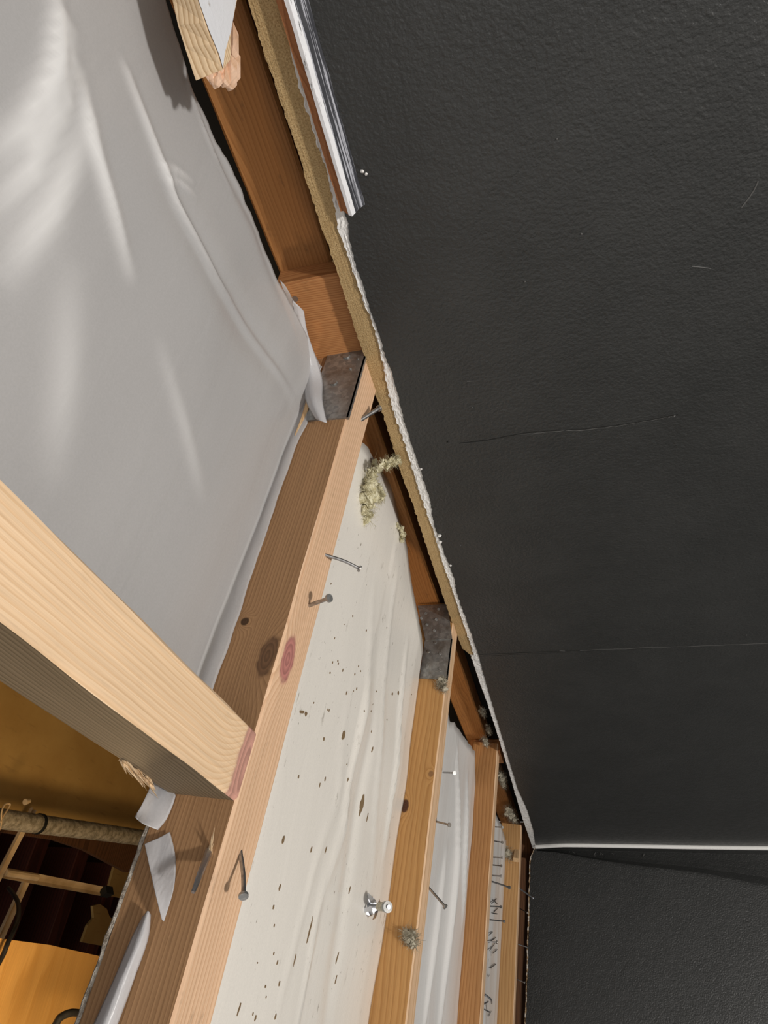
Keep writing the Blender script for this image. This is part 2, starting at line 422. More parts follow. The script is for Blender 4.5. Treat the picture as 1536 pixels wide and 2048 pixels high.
# plaster crumbs along the broken edge
def crumb(parent, p, r, mat, seed, name='plaster_crumb'):
    bm = bmesh.new(); bmesh.ops.create_icosphere(bm, subdivisions=1, radius=r)
    for v in bm.verts: v.co *= 1 + .45 * noise.noise(v.co * (1.6 / r) + Vector((seed, 0, 0)))
    me = bpy.data.meshes.new(name); bm.to_mesh(me); bm.free()
    return link(name, me, mat, parent, Matrix.Translation(p))
for i, (q, r) in enumerate([((879, 1071), .0024), ((880, 1084), .0022), ((901, 1131), .0016), ((842, 938), .0014), ((724, 343), .0013), ((732, 348), .0012)]):
    crumb(wall, onX(*q, XW - .003), r, M['plaster'], i)
random.seed(3)
for i in range(46):   # fibre crumbs along the top of the brown sheet
    y = random.uniform(.09, .7); z = bt(y)
    crumb(wall, Vector((XW + random.uniform(0, .004), y, z)), random.uniform(.0005, .0011), M['fibre'], i * 3.1, 'fibre_crumb')
# cracks, scratches
def wire(name, px, r, mat, parent, X=XW - .0028, plane='X', rag=0.6, n=8):
    f = (lambda q: onX(*q, X)) if plane == 'X' else (lambda q: onY(*q, X))
    pts = smooth_pts([f(q) for q in px], n)
    for i, p in enumerate(pts):
        p.y += rag * .0006 * n1(i * .9, r * 1e4) if plane == 'X' else 0
        p.z += rag * .0006 * n1(i * .7 + 40, r * 1e4)
    return link(name, tube_mesh(name, pts, r, 5), mat, parent)
wire('crack', [(919, 886), (950, 883), (990, 877), (1050, 866), (1100, 862), (1180, 857), (1250, 848), (1300, 840), (1356, 829)], .0004, M['tar'], wall)
wire('crack_lip', [(919, 887.5), (950, 885), (992, 879)], .0005, M['black'], wall)
wire('crack_lip', [(1040, 869), (1100, 863.5), (1180, 858.5), (1250, 849.5), (1300, 841.5), (1350, 831)], .0003, M['scuff'], wall, rag=2.4)
wire('crack', [(957, 1309), (1010, 1307), (1080, 1304), (1160, 1301)], .0004, M['tar'], wall)
wire('crack_lip', [(1120, 1302), (1160, 1301), (1280, 1296), (1400, 1292), (1536, 1287)], .0003, M['scuff'], wall, rag=2.6)
wire('scratch', [(1516, 362), (1505, 385), (1483, 415)], .0005, M['scuff'], wall, rag=.2)
wire('scratch', [(1383, 533), (1398, 534), (1422, 537)], .0003, M['scuff'], wall, rag=.2)
wire('scratch', [(934, 763), (948, 762)], .0003, M['scuff'], wall, rag=.2)
for i, q in enumerate([(895, 884), (921, 1091), (944, 815), (1114, 278), (1163, 468), (1050, 563), (1348, 832), (1338, 834), (1493, 1270)]):
    crumb(wall, onX(*q, XW - .003), .0008, M['scuff'] if i else M['tar'], i + 40, 'paint_chip')
# corner caulk
cp = [(1071, 1690 + 3), (1090, 1692), (1130, 1690), (1220, 1691), (1340, 1693), (1440, 1694.5), (1536, 1695.5), (1700, 1697)]
pts = [onX(*q, XW - .005) for q in cp]
d = (pts[-1] - pts[-2]).normalized(); pts.append(pts[-1] + Vector((0, 0, -1.0)))
link('caulk_bead', tube_mesh('caulk_bead', smooth_pts(pts, 10), .0052, 8), M['caulk'], wall, smooth=True)

# --- far wall
wf = tag(empty('wall_far', (0, YE, 0)), 'black painted far wall with ragged top edge', None, None, 'structure')
ftop = [onY(*q, YE) for q in [(1069, 1700), (1064, 1712), (1061, 1722), (1059.5, 1800), (1057, 1880), (1055, 1960), (1052, 2048)]]
FT = sorted([(p.x, p.z) for p in ftop])
def ft(x): return interp(FT, x)
def fstrip(name, x0, x1, step, zt, zb, ya, yb, mat, amp, freq, seed, rows=2):
    n = int((x1 - x0) / step); g = []
    for i in range(n + 1):
        x = x0 + (x1 - x0) * i / n; a = zt(x) + amp * fbm(x * freq, seed, 4)
        g.append([Vector((x, ya, zb(x) + (a - zb(x)) * k / (rows - 1))) for k in range(rows)])
    return link(name, solid_sheet(name, g, yb - ya, Vector((0, 1, 0))), mat, wf)
fstrip('wall_board', -2.2, XW, .004, lambda x: ft(x) + .003, lambda x: 0, YE, YE + .012, M['torn'], .0012, 120, 11)
fstrip('paint_skin', -2.2, XW - .003, .004, lambda x: ft(x) - .0005, lambda x: 0, YE - .0015, YE, M['black'], .0016, 110, 12)
link('sheathing', box_mesh('sheathing', -2.2, XB + .04, YE + .035, YE + .05, CAMZ - .3, CAMZ + 1.15), M['brown_deep'], wf)
# lifted strip of joint tape next to the corner
g = []
tp = [(1074, 1702), (1120, 1706), (1190, 1719), (1290, 1733), (1400, 1746), (1536, 1771)]
tops = smooth_pts([onY(*q, YE - .010) for q in tp], 6)
tops.append(tops[-1] + Vector((-.06, 0, -.9)))
for i, p in enumerate(tops):
    g.append([Vector((p.x + (XW - .004 - p.x) * k / 4, YE - .012 + .0104 * (k / 4) ** .6, p.z)) for k in range(5)])
link('joint_tape', solid_sheet('joint_tape', g, .0005, Vector((0, 1, 0))), M['black'], wf, smooth=False)
random.seed(11)
for i in range(16):
    q = (random.uniform(1100, 1420), random.uniform(1742, 2000)) if i > 9 else (random.uniform(1110, 1290), 1702 + random.uniform(0, 5) + .0 * i)
    a = random.uniform(.5, 2.4); L = random.uniform(3, 9)
    wire('scuff_mark', [q, (q[0] + L * math.cos(a), q[1] + L * math.sin(a))], .0006, M['scuff'], wf, YE - (.0022 if i > 9 else .0065), 'Y', .1)

# --- trim strip left on the wall above
trim = tag(empty('trim_1', (XW, .1, CAMZ + .11)), 'broken length of trim, white and worn black paint over bare brown wood', None, None, 'structure')
def lineY(px, X): return yz([px])[0]
YEND = onX(699, 428, XW - .009).y
tzs = [onX(x, 250, XW - .009).z for x in (627, 643, 661)] + [onX(686, 250, XW - .003).z]
prof = [(.0075, tzs[0]), (.0078, tzs[1]), (.0105, tzs[1] - .0004), (.0112, (tzs[1] + tzs[2]) / 2), (.0100, tzs[2]), (.0068, tzs[2] * .5 + tzs[3] * .5), (.003, tzs[3])]
def trim_part(name, idx, mat, seed):
    vs, fs = [], []
    ny = 120; k = len(idx)
    ys = [Y0 + (YEND - Y0) * i / ny if i < 20 else None for i in range(0)]
    ylist = [Y0, -.8, -.3, -.1] + [-.05 + (YEND + .05) * i / 110 for i in range(111)]
    for ii, y in enumerate(ylist):
        e = 1 if ii == len(ylist) - 1 else 0
        for j in idx:
            o, z = prof[j]
            dy = e * (.004 * n1(j * 2.3, 3) - .003 * (j == 6) - .003 * (j == 0))
            vs.append(Vector((XW - o + .0003 * n1(y * 90, j), y + dy, z + .0003 * n1(y * 80, j + 9))))
        # back points to close
        for j in reversed(idx):
            o, z = prof[j]; vs.append(Vector((XW - min(o * .5, .0025), y + e * (.004 * n1(j * 2.3, 3)), z - (.0005 if j == idx[0] else -.0005))))
    n = 2 * k
    for i in range(len(ylist) - 1):
        for j in range(n):
            a, b = i * n + j, i * n + (j + 1) % n
            fs.append((a, b, b + n, a + n))
    fs.append(tuple(range(n))); fs.append(tuple(range((len(ylist) - 1) * n, len(ylist) * n)))
    return link(name, mesh(name, vs, fs), mat, trim)
trim_part('raw_edge', [0, 1], M['trim_raw'], 1)
trim_part('white_face', [2, 3, 4], M['trim_white'], 2)
trim_part('dark_face', [4, 5, 6], M['trim_dark'], 3)

# ================================================================== TIMBERS
YR = [1.843 * U, 4.305 * U, 6.985 * U, 9.60 * U]     # near side of each rafter
WR = [.0368, .0330, .030, .030]
def knot(px, plane, M_, rx, ry, rz, col):
    p = M_.inverted() @ plane(*px); return (p.x, p.y, p.z, rx, ry, rz, col)
RSTART = -1.9
def rafter(i, u1, depth, label, bot, side, seed):
    Mx = frame(WP(RSTART, YR[i]), D1, YV)      # x to the wall, y along wall, z up square to slope
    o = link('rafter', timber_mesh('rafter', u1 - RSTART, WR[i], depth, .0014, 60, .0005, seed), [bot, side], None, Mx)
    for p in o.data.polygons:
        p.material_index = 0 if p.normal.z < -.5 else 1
    tag(o, label, 'rafter', 'rafters hung square to the black wall'); return o, Mx
Mx0 = frame(WP(RSTART, YR[0]), D1, YV)
k1 = [knot((576, 1318), lambda x, y: onW(x, y), Mx0, .016, .0088, .012, (.52, .22, .19))]
ks = [knot((490, 1243), lambda x, y: onY(x, y, YR[0]), Mx0, .003, .01, .003, (.09, .045, .02)),
      knot((535, 1312), lambda x, y: onY(x, y, YR[0]), Mx0, .014, .012, .006, (.19, .10, .05))]
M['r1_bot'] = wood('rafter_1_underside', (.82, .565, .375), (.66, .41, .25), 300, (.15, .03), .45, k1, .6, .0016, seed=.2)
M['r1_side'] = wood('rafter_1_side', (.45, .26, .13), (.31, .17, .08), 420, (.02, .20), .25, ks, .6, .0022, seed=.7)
Mx1 = frame(WP(RSTART, YR[1]), D1, YV)
k2 = [knot((810, 1612), lambda x, y: onY(x, y, YR[1]), Mx1, .0075, .012, .0045, (.10, .04, .02)),
      knot((862, 1548), lambda x, y: onY(x, y, YR[1]), Mx1, .004, .012, .003, (.33, .17, .07))]
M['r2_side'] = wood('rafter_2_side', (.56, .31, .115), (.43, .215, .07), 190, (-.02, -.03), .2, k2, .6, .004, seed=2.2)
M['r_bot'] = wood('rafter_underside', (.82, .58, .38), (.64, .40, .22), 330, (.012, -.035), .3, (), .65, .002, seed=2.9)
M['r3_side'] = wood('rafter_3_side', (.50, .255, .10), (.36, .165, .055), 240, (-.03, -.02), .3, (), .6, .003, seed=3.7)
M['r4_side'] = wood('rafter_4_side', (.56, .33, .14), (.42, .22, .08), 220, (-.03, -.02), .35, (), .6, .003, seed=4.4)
UB = .463
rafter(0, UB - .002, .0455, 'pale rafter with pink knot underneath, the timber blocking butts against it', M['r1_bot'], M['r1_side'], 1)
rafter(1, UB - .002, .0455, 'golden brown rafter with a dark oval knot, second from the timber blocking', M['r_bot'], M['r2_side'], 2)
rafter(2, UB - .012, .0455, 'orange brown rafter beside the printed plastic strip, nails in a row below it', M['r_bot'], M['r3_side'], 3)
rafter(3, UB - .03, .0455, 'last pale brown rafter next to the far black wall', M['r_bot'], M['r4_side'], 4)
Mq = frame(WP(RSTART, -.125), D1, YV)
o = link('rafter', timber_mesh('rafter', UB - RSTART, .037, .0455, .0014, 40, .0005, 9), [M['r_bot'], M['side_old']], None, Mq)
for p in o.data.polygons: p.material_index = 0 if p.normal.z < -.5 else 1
tag(o, 'rafter at the outer edge of the grey plastic sheet, beyond the blocking', 'rafter', 'rafters hung square to the black wall')

r1 = [o_ for o_ in COL.objects if o_.name == 'rafter'][0]
fz_ = [WP(-.5 + .58 * i / 160, YR[0] + .0008 + .0006 * n1(i * .9, 3), .0458 + .0007 * n1(i * .7, 5)) for i in range(161)]
link('fuzzy_arris', tube_mesh('fuzzy_arris', fz_, .0014, 6), M['fuzz'], r1)
# ledger beam the rafters hang on, behind the top of the black wall

def ledger(y0, y1, z0, z1, label, seed):
    o = link('ledger_beam', timber_mesh('ledger_beam', y1 - y0, .038, z1 - z0, .002, 50, .0008, seed), M['orange'], None,
             frame(Vector((XB + .038, y0, CAMZ + z0)), Vector((0, 1, 0)), Vector((-1, 0, 0))))
    return tag(o, label, 'beam')
ledger(-1.5, .335, .1452, .1900, 'orange brown ledger beam behind the trim and brown torn wall edge', 5)
ledger(.336, YE + .06, .1545, .1930, 'orange brown ledger beam carrying the folded galvanised hanger', 15)
# dark building paper and back of wall
o = link('building_paper', box_mesh('building_paper', XB + .040, XB + .043, -1.5, YE + .03, CAMZ - .25, CAMZ + 1.14), M['tar'])
tag(o, 'black building paper behind the ledger beam', 'paper')
# top plate that carries the ledger beam and the wall boards
o = link('wall_plate', timber_mesh('wall_plate', YE + .06 + 1.5, .050, .036, .002, 20, .0005, 6), M['brown_deep'], None,
         frame(Vector((XW + .0625, -1.5, CAMZ + .088)), Vector((0, 1, 0)), Vector((-1, 0, 0))))
tag(o, 'dark brown plate in the gap under the ledger beam', 'plate')

# blocks in front of the ledger
def block(px_y0, px_y1, xf, z0, z1, mat, label, seed):
    y0 = onX(*px_y0, xf).y; y1 = onX(*px_y1, xf).y
    o = link('wood_block', timber_mesh('wood_block', z1 - z0, XB + .001 - xf, y1 - y0, .0015, 10, .0004, seed, .0005), mat, None,
             frame(Vector((xf, y0, z0)), Vector((0, 0, 1)), Vector((1, 0, 0))))
    return tag(o, label, 'block')
bk = block((600, 562), (680, 728), XW + .0095, CAMZ + .128, CAMZ + .1885, M['orange2'], 'orange wood block with a nail head, above the dark steel hanger plate', 1)
bp = onX(590, 598, XW + .0093)
nh = link('nail_head', tube_mesh('nail_head', [bp, bp + Vector((.002, 0, 0))], .0026, 12), M['rust'], bk)
block((965, 1503), (980, 1527), XW + .008, CAMZ + .132, CAMZ + .186, M['orange2'], 'small splintered orange block dusted with insulation at the far rafters', 2)

# blocking between rafters
kb = []
BLK_U0, BLK_U1 = uof(onW(467, 1596)), uof(onW(507, 1457))
Mb = frame(WP(BLK_U0, -.10), YV, D1)    # x along wall, y to wall, z = down?
Mb = frame(WP(BLK_U1, -.10), YV, -D1)
pk = Mb.inverted() @ onW(486, 1535)
kb = [(pk.x + .002, pk.y, pk.z, .011, .040, .02, (.62, .33, .26))]
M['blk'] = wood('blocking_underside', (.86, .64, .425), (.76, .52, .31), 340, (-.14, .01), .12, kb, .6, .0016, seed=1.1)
L = YR[0] + .10 + .0005
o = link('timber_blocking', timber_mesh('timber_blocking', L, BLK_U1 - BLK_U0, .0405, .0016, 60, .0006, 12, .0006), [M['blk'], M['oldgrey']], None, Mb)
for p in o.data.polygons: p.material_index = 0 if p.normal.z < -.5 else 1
tag(o, 'pale timber blocking with weathered grey side and pink knotty end', 'timber')
# splintered corner at its far upper edge
def splinters(name, parent, base, dirv, spread, n, L, r, mat, seed):
    rnd = random.Random(seed); vs, fs = [], []
    for i in range(n):
        b = base + Vector((rnd.uniform(-1, 1) * spread.x, rnd.uniform(-1, 1) * spread.y, rnd.uniform(-1, 1) * spread.z))
        l = L * rnd.uniform(.4, 1); dv = (dirv + Vector((rnd.uniform(-.12, .12), rnd.uniform(-.12, .12), rnd.uniform(-.12, .12)))).normalized()
        a = dv.orthogonal().normalized() * r * rnd.uniform(.5, 1.4); c = dv.cross(a).normalized() * r * rnd.uniform(.4, .9)
        k = len(vs); vs += [b + a, b + c, b - a, b - c, b + dv * l + a * .2, b + dv * l + c * .2]
        fs += [(k, k + 1, k + 5, k + 4), (k + 1, k + 2, k + 5), (k + 2, k + 3, k + 4, k + 5), (k + 3, k, k + 4), (k, k + 3, k + 2, k + 1)]
    return link(name, mesh(name, vs, fs), mat, parent)
pc = WP(BLK_U0, YR[0] - .03, .0405)
splinters('torn_fibre', o, pc + Vector((0, -.006, -.001)), Vector((-.15, .9, .1)), Vector((.001, .014, .002)), 26, .02, .0011, M['raw'], 4)

# ------------------------------------------------------------------ joist hangers
def hanger(i, label, near=True, flange=True):
    e = empty('joist_hanger', WP(.40, YR[i]))
    tag(e, label, 'hanger', 'steel hangers at the rafter ends')
    y = YR[i]
    ua, ub = uof(onY(693, 838, YR[0])) if i == 0 else uof(onY(893, 1360, YR[1])), UB - .010
    if i == 1: ub = .4075
    # saddle plate on the near side and turn under the rafter
    g = [[WP(ua + (ub - ua) * a / 6, y - .0016, h) for h in (-.0016, .005, .015, .025, .034)] for a in range(7)]
    s = link('saddle', solid_sheet('saddle', g, .0016, YV), M['galv'], e)
    link('seat', solid_sheet('seat', [[WP(ua + (ub - ua) * a, y - .0016 + b * .0026, -.0014) for b in (0, 1)] for a in (0, 1)], .0016, NV), M['galv'], e)
    rnd = random.Random(i)
    hs = [(.25, .010), (.3, .026), (.62, .012), (.66, .027), (.9, .02)] if i else [(.80, .016), (.45, .020), (.75, .005), (.62, .009)]
    for a, h in hs:
        p = WP(ua + (ub - ua) * a, y - .0016, h)
        link('nail_head', tube_mesh('nail_head', [p, p - YV * .0011], .0022 if i else (.0032 if a in (.80, .45) else .0012), 10, .0017 if i else None), M['galv'], s)
    if flange:
        p0, p1 = WP(ub, y - .0016, 0), onX(835, 1212, XB - .003); y0 = p1.y
        g = []
        for k in range(9):
            t_ = k / 8; x_ = p0.x + (p1.x - p0.x) * t_; yk = p0.y + (y0 - p0.y) * t_ ** 1.4
            zl, zh = p0.z - .0014 + (CAMZ + .1445 - p0.z) * t_, p0.z + .033 + (CAMZ + .1835 - p0.z - .033) * t_
            g.append([Vector((x_, yk, zl + (zh - zl) * q / 4)) for q in range(5)])
        f = link('flange', solid_sheet('flange', g, .0016, Vector((-.3, -.95, 0))), M['galv'], e)
        for (fx, z) in [(.75, .172), (.55, .158), (.42, .170), (.85, .155), (.25, .160), (.62, .178)]:
            p = Vector((p0.x + (p1.x - p0.x) * fx, p0.y + (y0 - p0.y) * fx ** 1.4 - .0014, CAMZ + z))
            link('nail_head', tube_mesh('nail_head', [p, p + Vector((-.0004, -.0012, 0))], .0024, 10, .0017), M['galv'], f)
    return e
hanger(0, 'dark steel hanger plate under the torn plastic corner of the pink knotted rafter', flange=False)
hanger(1, 'folded galvanised steel hanger with nail dimples at the golden brown rafter')

# ------------------------------------------------------------------ nails
def nail(base, head, r, label, group, mat='nail', bend=None, headr=2.1, parts=True):
    base, head = Vector(base), Vector(head)
    d = (head - base).normalized()
    mid = (base + head) / 2 + (bend or Vector((0, 0, 0)))
    pts = smooth_pts([base - d * .004, base, mid, head], 5)
    e = empty('nail', base); tag(e, label, 'nail', group)
    link('shank', tube_mesh('shank', pts, r, 8), M[mat], e, smooth=True)
    td = (pts[-1] - pts[-2]).normalized()
    link('head', tube_mesh('head', [head - td * r * .9, head - td * r * .25, head + td * r * .25], r * headr, 12), M['galv'] if mat == 'nail' else M[mat], e)
    return e
G1 = 'bent nails under the pink knotted rafter'
nail(onW(651, 1110), onW(720, 1138, -.021), .00115, 'long bent nail with bright head in the pink knotted rafter, toward the hanger', G1, bend=Vector((.0005, 0, -.0014)))
nail(onW(618, 1211), onW(659, 1196, -.017), .0013, 'short nail leaning to the wall, just above the pink knot', G1)
nail(onW(481, 1707), onW(487, 1793, -.0125), .00115, 'bent ribbed nail with round head near the bright metal spike', G1, bend=Vector((.0003, 0, -.0006)))
nail(onW(724, 838), onW(759, 816, -.011), .0018, 'thick nail pressed between the dark hanger plate and the torn wall edge', G1, headr=1.5)
G2 = 'nails under the golden brown rafter'
nail(onW(889, 1545), onW(909, 1546, -.017), .0011, 'straight nail in the golden brown rafter, the one closest to its hanger', G2)
nail(onW(872, 1643), onW(899, 1650, -.018), .0011, 'slightly drooping nail, middle one of three in the golden brown rafter', G2, bend=Vector((0, 0, -.0007)))
nail(onW(858, 1776), onW(891, 1814, -.020), .0013, 'strongly tilted nail in the golden brown rafter, across from the metal anchor', G2)
G3 = 'row of nails under the orange brown rafter'
c7 = lambda x, y: (750 + x / 3.7375, 1500 + y / 3.7375)
for a, b in [((900, 575), (952, 578)), ((900, 682), (953, 691)), ((889, 802), (950, 805)), ((887, 860), (946, 866)), ((880, 938), (943, 943)), ((862, 1168), (941, 1172)), ((860, 1268), (965, 1280)), ((840, 1432), (912, 1436))]:
    nail(onW(*c7(*a)), onW(*c7(*b), -.014), .0011, 'small nail in the row below the orange brown rafter', G3)
nail(onW(*c7(880, 985)), onW(*c7(1005, 1028), -.024), .0013, 'longest tilted nail in the row below the orange brown rafter', G3, bend=Vector((0, 0, -.001)))
G4 = 'nails under the last rafter'
for a, b in [((1092, 1190), (1140, 1218)), ((1080, 1455), (1140, 1475)), ((1063, 1715), (1120, 1740))]:
    nail(onW(*c7(*a)), onW(*c7(*b), -.016), .0011, 'small nail in the last rafter beside the far black wall', G4)
nail(onW(*c7(1084, 1038)), onW(*c7(1178, 1105), -.022), .0017, 'bright thick nail in the last rafter, nearest the wall corner', G4, 'zinc')
a, b = onW(*c7(815, 1825)), onW(*c7(870, 1890), -.008)
tag(link('staple', tube_mesh('staple', smooth_pts([a, (a + b) / 2 - NV * .004, b], 5), .0016, 8), M['zinc']), 'shiny metal staple against the printed plastic strip', 'staple')

# spike through the side of the pink knotted rafter
e = tag(empty('metal_spike', onY(414, 1712, YR[0])), 'bright torn metal spike in the brown side of the pink knotted rafter', 'spike')
sp = [onY(*q, YR[0] - dd) for q, dd in [((419, 1700), 0), ((411, 1722), .004), ((400, 1748), .010), ((392, 1770), .014), ((386, 1785), .016)]]
link('spike', tube_mesh('spike', smooth_pts(sp, 4), .0019, 6, .0009), M['zinc'], e)
splinters('wood_splinter', e, onY(418, 1706, YR[0] - .0005), (onY(424, 1680, YR[0] - .003) - onY(418, 1706, YR[0])).normalized(), Vector((.001, .0005, .001)), 5, .011, .0014, M['raw'], 8)
splinters('wood_splinter', e, onY(412, 1718, YR[0] - .0005), (onY(400, 1738, YR[0] - .006) - onY(414, 1712, YR[0])).normalized(), Vector((.001, .0005, .001)), 4, .008, .0007, M['raw'], 9)

# ------------------------------------------------------------------ plastic sheets
def ridge_field(ridges, plane):
    out = []
    for px, amp, wid in ridges:
        pts = [plane(*q) for q in px]
        out.append(([(uof(p), p.y) for p in pts], amp, wid))
    def f(u, y):
        z = 0
        for pts, amp, wid in out:
            best = 9; tb_ = 0
            for i, ((a, b), (c, d_)) in enumerate(zip(pts, pts[1:])):
                vx, vy = c - a, d_ - b; l2 = vx * vx + vy * vy + 1e-12
                t_ = max(0, min(1, ((u - a) * vx + (y - b) * vy) / l2))
                dd = math.hypot(u - a - vx * t_, y - b - vy * t_)
                if dd < best: best = dd; tb_ = (i + t_) / (len(pts) - 1)
            env = math.sin(math.pi * min(1, max(0, .12 + .76 * tb_)))
            z += amp * env * math.exp(-(best / wid) ** 2)
        return z
    return f
def sheet(name, us, ys, hf, mat, label, group='polythene sheets between the rafters', thick=.00025, xend=None):
    """us(y)->(u0,u1); closed thin sheet"""
    ni, nj = 150, 90; g = []
    for j in range(nj + 1):
        y = ys[0] + (ys[1] - ys[0]) * j / nj
        u0, u1 = us(y)
        g.append([WP(u0 + (u1 - u0) * i / ni, y, hf(u0 + (u1 - u0) * i / ni, y)) for i in range(ni + 1)])
    o = link(name, solid_sheet(name, g, thick, NV), mat, smooth=True)
    return tag(o, label, 'plastic sheet', group)
# bay 1 (cream, dusty)
Y1a, Y1b = YR[0] + WR[0] + .0004, YR[1] - .0004
edge1 = [onW(*q, .030) for q in [(722, 880), (735, 895), (757, 935), (785, 975), (800, 1040), (812, 1080), (825, 1170), (838, 1260), (848, 1300), (846, 1330)]]
E1 = sorted([(p.y, uof(p)) for p in edge1])
rf1 = ridge_field([([(745, 1190), (735, 1400), (700, 1560), (690, 1660), (640, 1800), (600, 2048)], -.0025, .004),
                   ([(815, 1290), (800, 1420), (785, 1560), (770, 1700)], -.004, .004),
                   ([(760, 1280), (745, 1450), (720, 1600), (690, 1800), (660, 2048)], .003, .012),
                   ([(690, 1440), (680, 1600), (640, 1700), (560, 2000)], -.0015, .004),
                   ([(790, 1150), (775, 1300), (760, 1500), (745, 1750)], -.002, .004)], lambda x, y: onW(x, y, .03))
def h1(u, y):
    t_ = (y - Y1a) / (Y1b - Y1a)
    edge = min(1, t_ * 6) * min(1, (1 - t_) * 9)
    return .0335 + .0028 * n1(u * 14, 5) * (t_ > .5) - edge * (.003 + .0022 * n2(u * 4, y * 12, 1)) + edge * rf1(u, y)
sheet('plastic_sheet', lambda y: (-1.5, interp(E1, y) + .0025 * fbm(y * 60, 4)), (Y1a, Y1b), h1, M['poly_dirty'], 'cream dusty plastic sheet with brown specks, between knotted and golden brown rafters')
s1 = [o_ for o_ in COL.objects if o_.name.startswith('plastic_sheet')][0]
t_m = NT('brown_dirt'); M['dirt'] = t_m.fin((.21, .145, .08), .8, None, .2)
def fleck(px, w_, l_, ang, seed):
    p = onW(*px, .029); u_, y_ = uof(p), p.y
    for _ in range(4):
        p = onW(*px, h1(u_, y_) - .0004); u_, y_ = uof(p), p.y
    n_ = 11; vs = []
    for k in range(n_):
        th = 2 * math.pi * k / n_; rr = 1 + .5 * n1(k * 1.7, seed)
        a_, b_ = l_ * rr * math.cos(th), w_ * rr * math.sin(th)
        du, dy = a_ * math.cos(ang) - b_ * math.sin(ang), a_ * math.sin(ang) + b_ * math.cos(ang)
        vs.append((u_ + du, y_ + dy))
    top = [WP(a_, b_, h1(a_, b_) - .0005) for a_, b_ in vs]; bot = [WP(a_, b_, h1(a_, b_) + .0003) for a_, b_ in vs]
    link('dirt_fleck', mesh('dirt_fleck', top + bot, [tuple(range(n_)), tuple(range(n_, 2 * n_))] + [(k, (k + 1) % n_, (k + 1) % n_ + n_, k + n_) for k in range(n_)]), M['dirt'], s1)
for i, (q, w_, l_, an) in enumerate([((725, 1606), .003, .008, 0.1), ((722, 1620), .0016, .006, .1), ((567, 1680), .0016, .0022, 0), ((620, 1860), .0009, .009, .15), ((604, 1424), .0012, .005, 1.2), ((612, 1428), .0018, .002, 1.2), ((797, 1386), .0022, .002, 1.3), ((785, 1388), .0014, .002, 1.0),
        ((735, 1635), .0008, .004, .1), ((648, 1478), .0012, .0014, 0), ((652, 1700), .0007, .003, .2), ((675, 1915), .0008, .004, .1), ((590, 1920), .0007, .0035, .1), ((672, 1960), .0006, .003, .1), ((623, 1699), .0008, .002, .1), ((640, 1570), .0007, .0015, 0), ((688, 1470), .003, .004, .3), ((478, 2020), .0007, .003, .2), ((560, 1775), .0009, .0018, .2), ((745, 1500), .0008, .003, .1), ((700, 1780), .0006, .003, .1)]):
    fleck(q, w_, l_, an, i)
rnd = random.Random(77)
for i in range(44):
    q = (rnd.gauss(700, 50), rnd.gauss(1340, 110)) if i % 4 else (rnd.uniform(505, 560), rnd.uniform(1760, 2040))
    sz = rnd.uniform(.00035, .0009); fleck(q, sz, sz * rnd.uniform(1, 2.2), .1, i + 50)
# bay 2
Y2a, Y2b = YR[1] + WR[1] + .0004, YR[2] - .0004
edge2 = [onW(*q, .031) for q in [(893, 1420), (900, 1440), (912, 1450), (922, 1462), (935, 1485), (950, 1505), (952, 1530)]]
E2 = sorted([(p.y, uof(p)) for p in edge2])
rf2 = ridge_field([([(915, 1500), (915, 1700), (900, 1850), (880, 2048)], -.008, .008), ([(935, 1560), (930, 1700), (925, 1850)], -.006, .007),
                   ([(895, 1700), (870, 1880), (850, 2048)], -.006, .006)], lambda x, y: onW(x, y, .03))
def h2(u, y):
    t_ = (y - Y2a) / (Y2b - Y2a); edge = min(1, t_ * 6) * min(1, (1 - t_) * 8)
    return .0335 + .002 * n1(u * 12, 7) * (t_ > .5) - edge * (.003 + .0026 * n2(u * 4, y * 14, 2)) + edge * rf2(u, y)
sheet('plastic_sheet', lambda y: (-1.5, interp(E2, y) + .003 * fbm(y * 40, 8)), (Y2a, Y2b), h2, M['poly_white'], 'clean white plastic sheet between the golden brown and orange brown rafters')
# bay 3
Y3a, Y3b = YR[2] + WR[2] + .0004, YR[3] - .0004
def h3(u, y):
    t_ = (y - Y3a) / (Y3b - Y3a); edge = min(1, t_ * 6) * min(1, (1 - t_) * 8)
    return .032 - edge * (.002 + .005 * n2(u * 6, y * 24, 3))
p3 = uof(onW(1004, 1655, .03))
pr3 = sheet('plastic_sheet', lambda y: (-1.5, p3 + .012 * n1(y * 20, 3)), (Y3a, Y3b), h3, M['poly_white'], 'narrow white printed plastic sheet between the last two rafters')
# printing on that sheet: dark strokes as they read in the photograph (too small to make out letters)
rnd = random.Random(5); vs, fs = [], []
def stroke(a, b, wd):
    pa, pb = [onW(*c7(*q), .0275) for q in (a, b)]
    d_ = (pb - pa); s_ = d_.cross(NV).normalized() * wd
    k = len(vs); vs.extend([pa - s_, pa + s_, pb + s_, pb - s_]); fs.append((k, k + 1, k + 2, k + 3))
for (x0, y0, x1, y1) in [(850, 1385, 880, 1360), (850, 1440, 905, 1400), (855, 1500, 900, 1440), (870, 1470, 870, 1540), (880, 1520, 915, 1490), (845, 1600, 850, 1560), (860, 1630, 905, 1600), (875, 1600, 870, 1640), (890, 1590, 890, 1630),
                         (870, 1150, 910, 1110), (885, 1120, 915, 1150), (890, 1210, 920, 1180), (880, 1220, 915, 1225), (815, 1900, 850, 1880), (820, 1940, 860, 1960), (830, 1900, 840, 1990), (850, 1990, 870, 1950), (845, 1700, 855, 1680), (920, 800, 925, 860), (893, 800, 893, 860), (935, 860, 935, 900)]:
    stroke((x0, y0), (x1, y1), .0010)
# laid just under the sheet's face
ms = mesh('printing', vs, fs); link('printing', ms, M['ink'], pr3)['kind'] = 'stuff'

